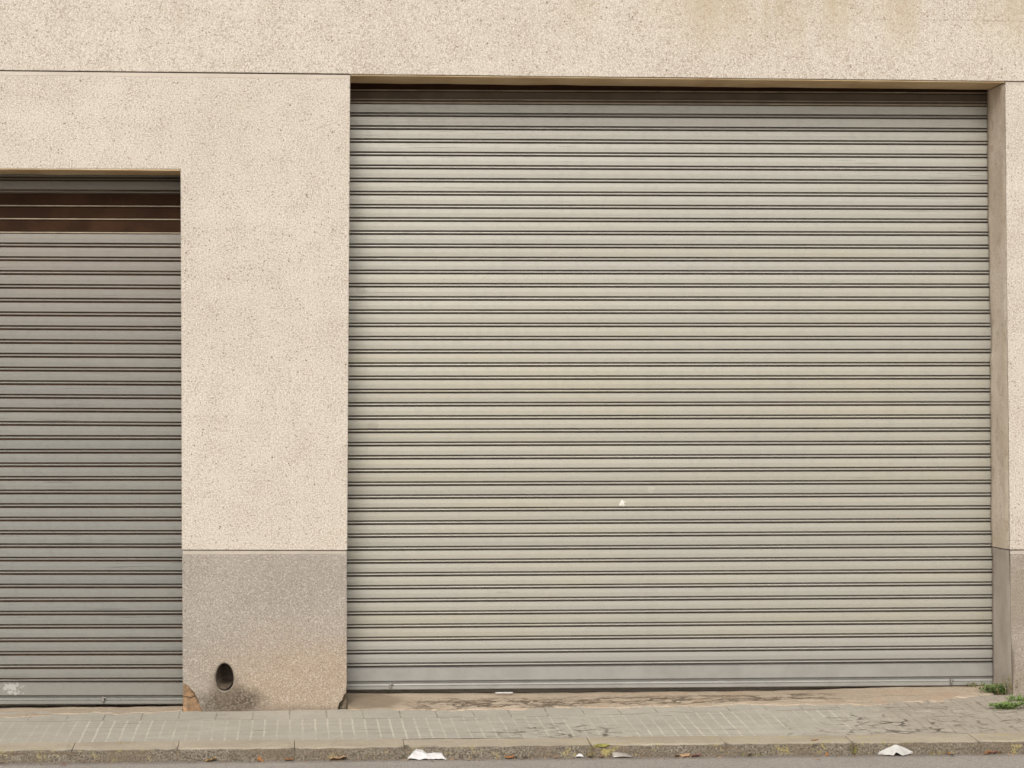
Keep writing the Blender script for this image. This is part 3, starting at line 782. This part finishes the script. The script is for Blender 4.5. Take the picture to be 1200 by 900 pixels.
def weed(name, base, stems, L, spread, rise, lm, sm, label, cat, leaf=.016, seed=1, bias=(0, 0), per=9):
    rnd = random.Random(seed); t = empty(name, base); tag(t, label, cat)
    lb, sb = bmesh.new(), bmesh.new()
    for s in range(stems):
        a = rnd.uniform(0, 2 * math.pi); ln = L * rnd.uniform(.5, 1.1)
        d = Vector((math.cos(a) * spread + bias[0], math.sin(a) * spread * .7 + bias[1], 0))
        st = Vector((rnd.gauss(0, .25) * L, rnd.gauss(0, .10) * L, 0)); pts = []
        for k in range(7):
            u = k / 6; pts.append(st + d * ln * u + Vector((rnd.gauss(0, .004), rnd.gauss(0, .004), rise * ln * (u - .35 * u * u))))
        stem_tube(sb, pts, .0016)
        for k in range(per):
            u = rnd.uniform(.12, 1) * 5.99; i = int(u); p = pts[i].lerp(pts[i + 1], u - i)
            dd = Vector((rnd.gauss(0, 1), rnd.gauss(0, .8) - .3, rnd.gauss(.35, .5)))
            leaf_face(lb, p, dd, Vector((rnd.gauss(0, .3), -.4, 1)), leaf * rnd.uniform(.6, 1.5), leaf * rnd.uniform(.35, .6))
    obj('foliage', lb, lm, t); obj('stem', sb, sm, t)
    return t
def blades(name, base, n, L, w, mats, label, cat, seed, wide=.03, lean=.5):
    rnd = random.Random(seed); t = empty(name, base); tag(t, label, cat)
    bm = bmesh.new()
    for i in range(n):
        p = Vector((rnd.gauss(0, wide), rnd.gauss(0, wide * .4), 0)); a = rnd.uniform(0, 6.28); h = L * rnd.uniform(.4, 1.1)
        d = Vector((math.cos(a), math.sin(a), 0)) * rnd.uniform(.1, lean) * h; s = Vector((-math.sin(a), math.cos(a), 0)) * w
        pr = None
        for k in range(4):
            u = k / 3; q = p + d * u * u * 1.6 + Vector((0, 0, h * (u - .25 * u * u)))
            e = s * (1 - u * .9); cu = (bm.verts.new(q - e), bm.verts.new(q + e))
            if pr:
                f = bm.faces.new((pr[0], pr[1], cu[1], cu[0])); f.material_index = 1 if i % 4 == 0 else 0
            pr = cu
    obj('blades', bm, mats, t)
    return t
p = wz(1168, 813, .05); weed('weed', (p.x, p.y, .045), 38, .14, .6, .62, M_WEED, M_DRY, 'bushy dark green weed growing from the joint at the right pier corner', 'weed', .019, 3, (-.2, -.05), 12)
p = wz(1183, 796, .055); weed('creeper_weed', (X(1184, 800) - .01, -.012, .06), 7, .17, .12, .95, M_WEED2, M_DRY, 'thin upright weed climbing the dark crack of the right pier plinth', 'weed', .015, 8, (-.08, -.05), 8)
p = wz(1141, 806, .06); weed('sprig', (p.x, p.y, .062), 5, .07, .5, .6, M_WEED2, M_DRY, 'sparse drooping sprig just below the right end of the wide shutter', 'weed', .014, 12, (0, -.1), 8)
p = wz(1180, 829, .03); weed('grass_clump', (p.x, p.y, .028), 40, .12, .75, .32, M_GRASS, M_WEED, 'bright green low weed clump spreading on the pavement tiles', 'weed', .020, 21, (0, 0), 10)
p = wz(1196, 821, .04); weed('grass_clump', (p.x, p.y, .036), 22, .10, .7, .35, M_GRASS, M_WEED, 'small green weed on the tiles right beside the pier foot, at the photo edge', 'weed', .018, 22, (0, 0), 9)
p = Vector((KJ[6], -1.462, -.085)); blades('grass_tuft', p, 26, .075, .0018, [M_MOSS, M_DRY], 'yellow green grass tuft standing in a kerb joint left of the folded paper', 'grass tuft', 31, .012, .35)
p = wz(1103, 882, ZROAD); blades('grass_tuft', (p.x, -1.485, ZROAD), 34, .055, .0018, [M_DRY, M_MOSS], 'brownish dry grass tuft at the kerb foot right of the folded paper', 'grass tuft', 33, .035, .8)
p = wz(882, 881, ZROAD); blades('grass_tuft', (p.x, -1.480, ZROAD), 16, .04, .0018, [M_MOSS, M_GRASS], 'short mossy tuft at the kerb foot below the yellow lichen', 'grass tuft', 35, .03, .7)
# moss clump in the kerb joint near the middle
def lump(name, loc, rx, ry, rz, mat, label, cat, seed):
    bm = bmesh.new(); bmesh.ops.create_icosphere(bm, subdivisions=4, radius=1)
    for v in bm.verts:
        k = 1 + .35 * n3(v.co.x * 2 + seed, v.co.y * 2, v.co.z * 2) + .18 * n3(v.co.x * 7, v.co.y * 7 + seed, v.co.z * 7)
        v.co = Vector((v.co.x * rx * k, v.co.y * ry * k, v.co.z * rz * k))
    o = obj(name, bm, mat, None, smooth=True); o.location = loc
    return tag(o, label, cat)
lump('moss', (KJ[4] + .05, -1.435, -.038), .045, .022, .009, M_MOSS, 'bright yellow green moss cushion by the middle kerb joint', 'moss', 3)
blades('grass_tuft', (KJ[4] - .005, -1.462, -.086), 22, .045, .0018, [M_DRY, M_MOSS], 'brown and green withered tuft filling the middle kerb joint', 'grass tuft', 37, .014, .4)

# ------------------------------------------------------------------ litter
def sheet(name, pts, faces, mat, th, label, cat, sub=2, crumple=.004, seed=0):
    bm = bmesh.new(); vs = [bm.verts.new(p) for p in pts]
    for f in faces: bm.faces.new([vs[i] for i in f])
    o = Vector(pts[0]) * 0
    bmesh.ops.subdivide_edges(bm, edges=bm.edges[:], cuts=5, use_grid_fill=True)
    for v in bm.verts:
        q = v.co * 28
        v.co += Vector((n3(q.x, q.y, q.z + seed), n3(q.x + 9, q.y, q.z + seed), n3(q.x, q.y + 9, q.z + seed))) * crumple
        q = v.co * 75
        v.co += Vector((0, n3(q.x, q.y, q.z + seed), n3(q.x, q.y + 5, q.z + seed))) * crumple * .4
    ob = obj(name, bm, mat)
    m = ob.modifiers.new('thickness', 'SOLIDIFY'); m.thickness = th
    return tag(ob, label, cat)
def place(o, p): o.location = p; return o
S = 1 / 229.0
b = wz(499.5, 887.3, ZROAD)
# soft tissue: a peaked left half, a pinched waist and a flat right wing
pts = [(-22, 0, .5), (-20, 10, 3), (-12, -3, 9.8), (-11, 6, 11.2), (-8, -6, .6), (0, -5, .8), (2, -2, 4.5), (3, 6, 5.6), (6, -4, .8), (18, -2, 5.0), (19, 6, 6.6), (23, -5, .3), (20, 9, 1), (-2, 12, 1.5)]
place(sheet('tissue', [(x * S, y * S, z * S) for x, y, z in pts], [(0, 4, 2), (0, 2, 3, 1), (4, 5, 6, 2), (2, 6, 7, 3), (5, 8, 6), (6, 8, 9), (6, 9, 10, 7), (8, 11, 9), (9, 11, 12, 10), (3, 7, 13, 1), (7, 10, 12, 13)], M_PAPER, .0012, 'crumpled white paper tissue in the gutter left of the middle of the kerb', 'tissue', 2, .007, 1), (b.x, b.y - .0, ZROAD + .004))
b = wz(1049.5, 883.2, ZROAD)
pts = [(-21.5, 0, .4), (-20, -1, 3.2), (-2.5, 0, 10.5), (1.5, 0, 11.6), (-5, -12, .4), (-1, -9, 3.2), (6, -12, .6), (20, -2, 3.2), (21, 0, .4), (10, 10, 1), (-10, 10, 1), (-12, -6, .4), (13, -6, .4)]
place(sheet('folded_paper', [(x * S, y * S, z * S) for x, y, z in pts], [(0, 11, 1), (1, 11, 4, 2), (2, 4, 5, 3), (3, 5, 6), (3, 6, 12, 7), (7, 12, 8), (0, 1, 2, 10), (2, 3, 9, 10), (3, 7, 8, 9)], M_PAPER2, .0014, 'folded off white paper standing like a tent against the kerb on the right', 'paper', 2, .0035, 4), (b.x, b.y, ZROAD + .004))
b = wz(679, 886, ZROAD)
pts = [(-5, 0, .5), (0, -2, 2), (-1, 1, 4.5), (2, 1, 4.8), (5, -1, 1.5), (5, 2, .5), (-3, 3, .5)]
place(sheet('paper_scrap', [(x * S, y * S, z * S) for x, y, z in pts], [(0, 1, 2), (1, 3, 2), (1, 4, 3), (4, 5, 3), (0, 2, 6), (2, 3, 5, 6)], M_PAPER, .001, 'tiny crumpled white paper scrap in the gutter below the middle kerb joint', 'paper scrap', 1, .003, 2), (b.x, b.y, ZROAD + .003))
b = wz(590, 811, .055)
bm = bmesh.new()
for i in range(13):
    x = (-11.5 + 23 * i / 12) * S; h = .002 + .003 * (1 - abs(i - 6) / 8) + .002 * n3(i * .8, 1)
    bm.verts.new((x, -.012, 0)); bm.verts.new((x, -.004, h)); bm.verts.new((x, .016, .003))
bm.verts.ensure_lookup_table()
for i in range(12):
    for j in range(2): bm.faces.new([bm.verts[k] for k in (i * 3 + j, i * 3 + 3 + j, i * 3 + 4 + j, i * 3 + 1 + j)])
o = obj('paper_strip', bm, M_PAPER); o.modifiers.new('thickness', 'SOLIDIFY').thickness = .001
tag(o, 'narrow white paper strip lying under the wide shutter edge', 'paper strip'); o.location = (b.x, .33, .0545)
b = wz(728, 884, ZROAD); bm = bmesh.new(); NU = 12
for i in range(NU + 1):
    u = i / NU; x = (-10 + 22 * u) * S
    for j in range(5):
        v = j / 4; bm.verts.new((x, (-4 + 8 * v) * S - .004 * u, (.5 + 5.5 * v * (1 - .55 * u) + 1.2 * math.sin(u * 3.0)) * S * (1 - .2 * u)))
bm.verts.ensure_lookup_table()
for i in range(NU):
    for j in range(4): bm.faces.new([bm.verts[k] for k in (i * 5 + j, i * 5 + 5 + j, i * 5 + 6 + j, i * 5 + 1 + j)])
o = obj('plastic_scrap', bm, M_PLASTIC, smooth=True); o.modifiers.new('thickness', 'SOLIDIFY').thickness = .001
tag(o, 'curved scuffed scrap of clear plastic leaning in the gutter', 'plastic scrap'); o.location = (b.x, b.y, ZROAD + .003)

def leaf(px, py, lenpx, kind, label, lobes=0, z=None, seed=0, name='fallen_leaf', rot=None):
    rnd = random.Random(seed + int(px)); z = ZROAD if z is None else z
    b = wz(px, py, z); L = lenpx * S * .85; bm = bmesh.new()
    n = 18; c = bm.verts.new((0, 0, .006)); ring = []
    for i in range(n):
        a = 2 * math.pi * i / n
        r = .5 * (.55 + .45 * abs(math.cos(a)) ** .8) * (1 + (.28 * math.cos(lobes * a) if lobes else 0)) * rnd.uniform(.85, 1.1)
        x, y = r * math.cos(a), r * math.sin(a) * .85
        ring.append(bm.verts.new((x * L, y * L, .004 + L * (.34 * (abs(y) ** 1.1) + .55 * max(0, x) ** 2 + rnd.uniform(0, .09)))))
    for i in range(n): bm.faces.new((c, ring[i], ring[(i + 1) % n]))
    o = obj(name, bm, LEAF[kind]); o.modifiers.new('thickness', 'SOLIDIFY').thickness = .0008
    o.location = (b.x, b.y, z + .001); o.rotation_euler = (rnd.uniform(-.1, .3), rnd.uniform(-.2, .2), rnd.uniform(0, 6) if rot is None else rot)
    return tag(o, label, 'leaf', 'fallen leaves along the kerb')
leaf(2.5, 891, 9, 'red', 'reddish leaf in the gutter at the left edge of the photo', 5)
leaf(99, 892, 8, 'red', 'small red leaf in the gutter below the wide end of the left shutter', 5)
leaf(112, 892.5, 6, 'buff', 'tiny pale leaf bit in the gutter beside the small red leaf', 3)
leaf(74, 898, 9, 'red', 'red leaf lying out on the asphalt near the bottom left corner')
leaf(140, 871.5, 7, 'yellow', 'yellow leaf resting on top of the kerb', 0, -.022)
leaf(247, 890, 16, 'yellow', 'long yellow leaf in the gutter below the drain pipe', 0, None, 0, 'fallen_leaf', .1)
leaf(304, 888.5, 13, 'orange', 'orange brown leaf in the gutter left of the kerb joint under the pillar', 3)
leaf(338, 890, 14, 'brown', 'thin brown leaf lying at the kerb joint under the pillar', 0, None, 2, 'fallen_leaf', .2)
leaf(396, 888, 24, 'buff', 'largest leaf, long and tan, in the gutter left of the white tissue', 0, None, 1, 'fallen_leaf', .05)
leaf(596, 886, 15, 'orange', 'bright orange curled leaf in the gutter right of the white tissue', 5)
leaf(604, 887, 7, 'dark', 'blackish leaf bit touching the bright orange curled leaf', 3)
leaf(616, 886.3, 9, 'dark', 'flat dark leaf between the orange leaf and the paper scrap', 0)
leaf(652, 885.5, 9, 'buff', 'pale orange leaf just left of the tiny white paper scrap', 3)
leaf(692, 887.5, 9, 'dark', 'dark leaf just right of the tiny white paper scrap', 4)
leaf(705, 886, 10, 'brown', 'brown leaf left of the clear plastic scrap', 0)
leaf(803, 883.8, 16, 'buff', 'star shaped tan leaf in the gutter right of the plastic scrap', 5)
leaf(793, 884, 10, 'brown', 'brown leaf tucked under the left of the star shaped tan leaf', 0)
leaf(816, 884, 14, 'red', 'long reddish leaf lying right of the star shaped tan leaf', 0, None, 1, 'fallen_leaf', .05)
leaf(878, 882, 9, 'dark', 'dark leaf bit at the kerb foot below the lichen', 3)
leaf(969, 883.5, 8, 'orange', 'small orange leaf at the kerb foot left of the grassy joint', 0)
leaf(957, 891, 9, 'buff', 'tan leaf lying out on the asphalt right of the middle', 0)
leaf(1112, 881, 8, 'orange', 'orange leaf beside the dry grass tuft', 3)
leaf(1157, 880, 15, 'brown', 'brown curled leaf at the left of the heap by the right kerb', 4)
leaf(1165, 879.8, 14, 'red', 'rusty red leaf in the middle of the heap by the right kerb', 3)
leaf(1173, 880.3, 12, 'buff', 'pale tan leaf at the right of the heap by the right kerb', 0)
leaf(1116, 886.5, 10, 'dark', 'dark flat leaf on the asphalt below the dry grass tuft', 0)
leaf(955, 869.5, 11, 'brown', 'brown leaf lying on the lichen covered kerb top', 0, -.022, 1, 'fallen_leaf', .1)

# grit and leaf crumbs swept along the gutter
bm = bmesh.new(); rnd = random.Random(5)
for i in range(900):
    x = rnd.uniform(-2.2, 4.8); y = -1.468 - abs(rnd.gauss(0, .035)); r = rnd.uniform(.0015, .0055) * (1.6 if rnd.random() > .93 else 1)
    if n3(x * 2.3, 7) + rnd.uniform(-.3, .3) < -.05: continue
    vs = [bm.verts.new((x + r * rnd.uniform(.6, 1.3) * math.cos(a) * 1.4, y + r * rnd.uniform(.6, 1.3) * math.sin(a), ZROAD + .0005)) for a in (0, 1.6, 3.1, 4.7)]
    t = bm.verts.new((x, y, ZROAD + r * .9))
    m = rnd.choice((0, 0, 1, 2))
    for k in range(4): bm.faces.new((vs[k], vs[(k + 1) % 4], t)).material_index = m
o = obj('grit', bm, [M_SILT, LEAF['brown'], LEAF['buff']]); o['kind'] = 'stuff'; o['label'] = 'grit and leaf crumbs lying along the kerb foot'; o['category'] = 'grit'

# ------------------------------------------------------------------ light
w = bpy.data.worlds.new('World'); sc.world = w; w.use_nodes = True
nt = w.node_tree; bg = nt.nodes['Background']
sky = nt.nodes.new('ShaderNodeTexSky'); sky.sky_type = 'NISHITA'; sky.sun_disc = False
SUN_EL, SUN_AZ = R(33), R(190)                  # azimuth clockwise from +y: behind the camera, a little to its left
sky.sun_elevation = SUN_EL; sky.sun_rotation = SUN_AZ
sky.air_density = 1.0; sky.dust_density = 4.0; sky.ozone_density = 1.0
hs = nt.nodes.new('ShaderNodeHueSaturation'); hs.inputs['Saturation'].default_value = .25
nt.links.new(sky.outputs[0], hs.inputs['Color']); nt.links.new(hs.outputs[0], bg.inputs['Color'])
bg.inputs['Strength'].default_value = .12
sd = bpy.data.lights.new('sun', 'SUN'); sd.energy = 1.4; sd.angle = R(20); sd.color = (1, .95, .87)
so = bpy.data.objects.new('sun', sd); COL.objects.link(so)
dirv = Vector((math.sin(SUN_AZ) * math.cos(SUN_EL), math.cos(SUN_AZ) * math.cos(SUN_EL), math.sin(SUN_EL)))
so.rotation_euler = dirv.to_track_quat('Z', 'Y').to_euler(); so.location = dirv * 30

vs_ = sc.view_settings
sc.display_settings.display_device = 'sRGB'
vs_.view_transform = 'Standard'; vs_.look = 'None'; vs_.gamma = 1; vs_.use_curve_mapping = False
vs_.exposure = .36
sc.render.engine = 'CYCLES'
sc.cycles.max_bounces = 6
sc.cycles.use_denoising = True
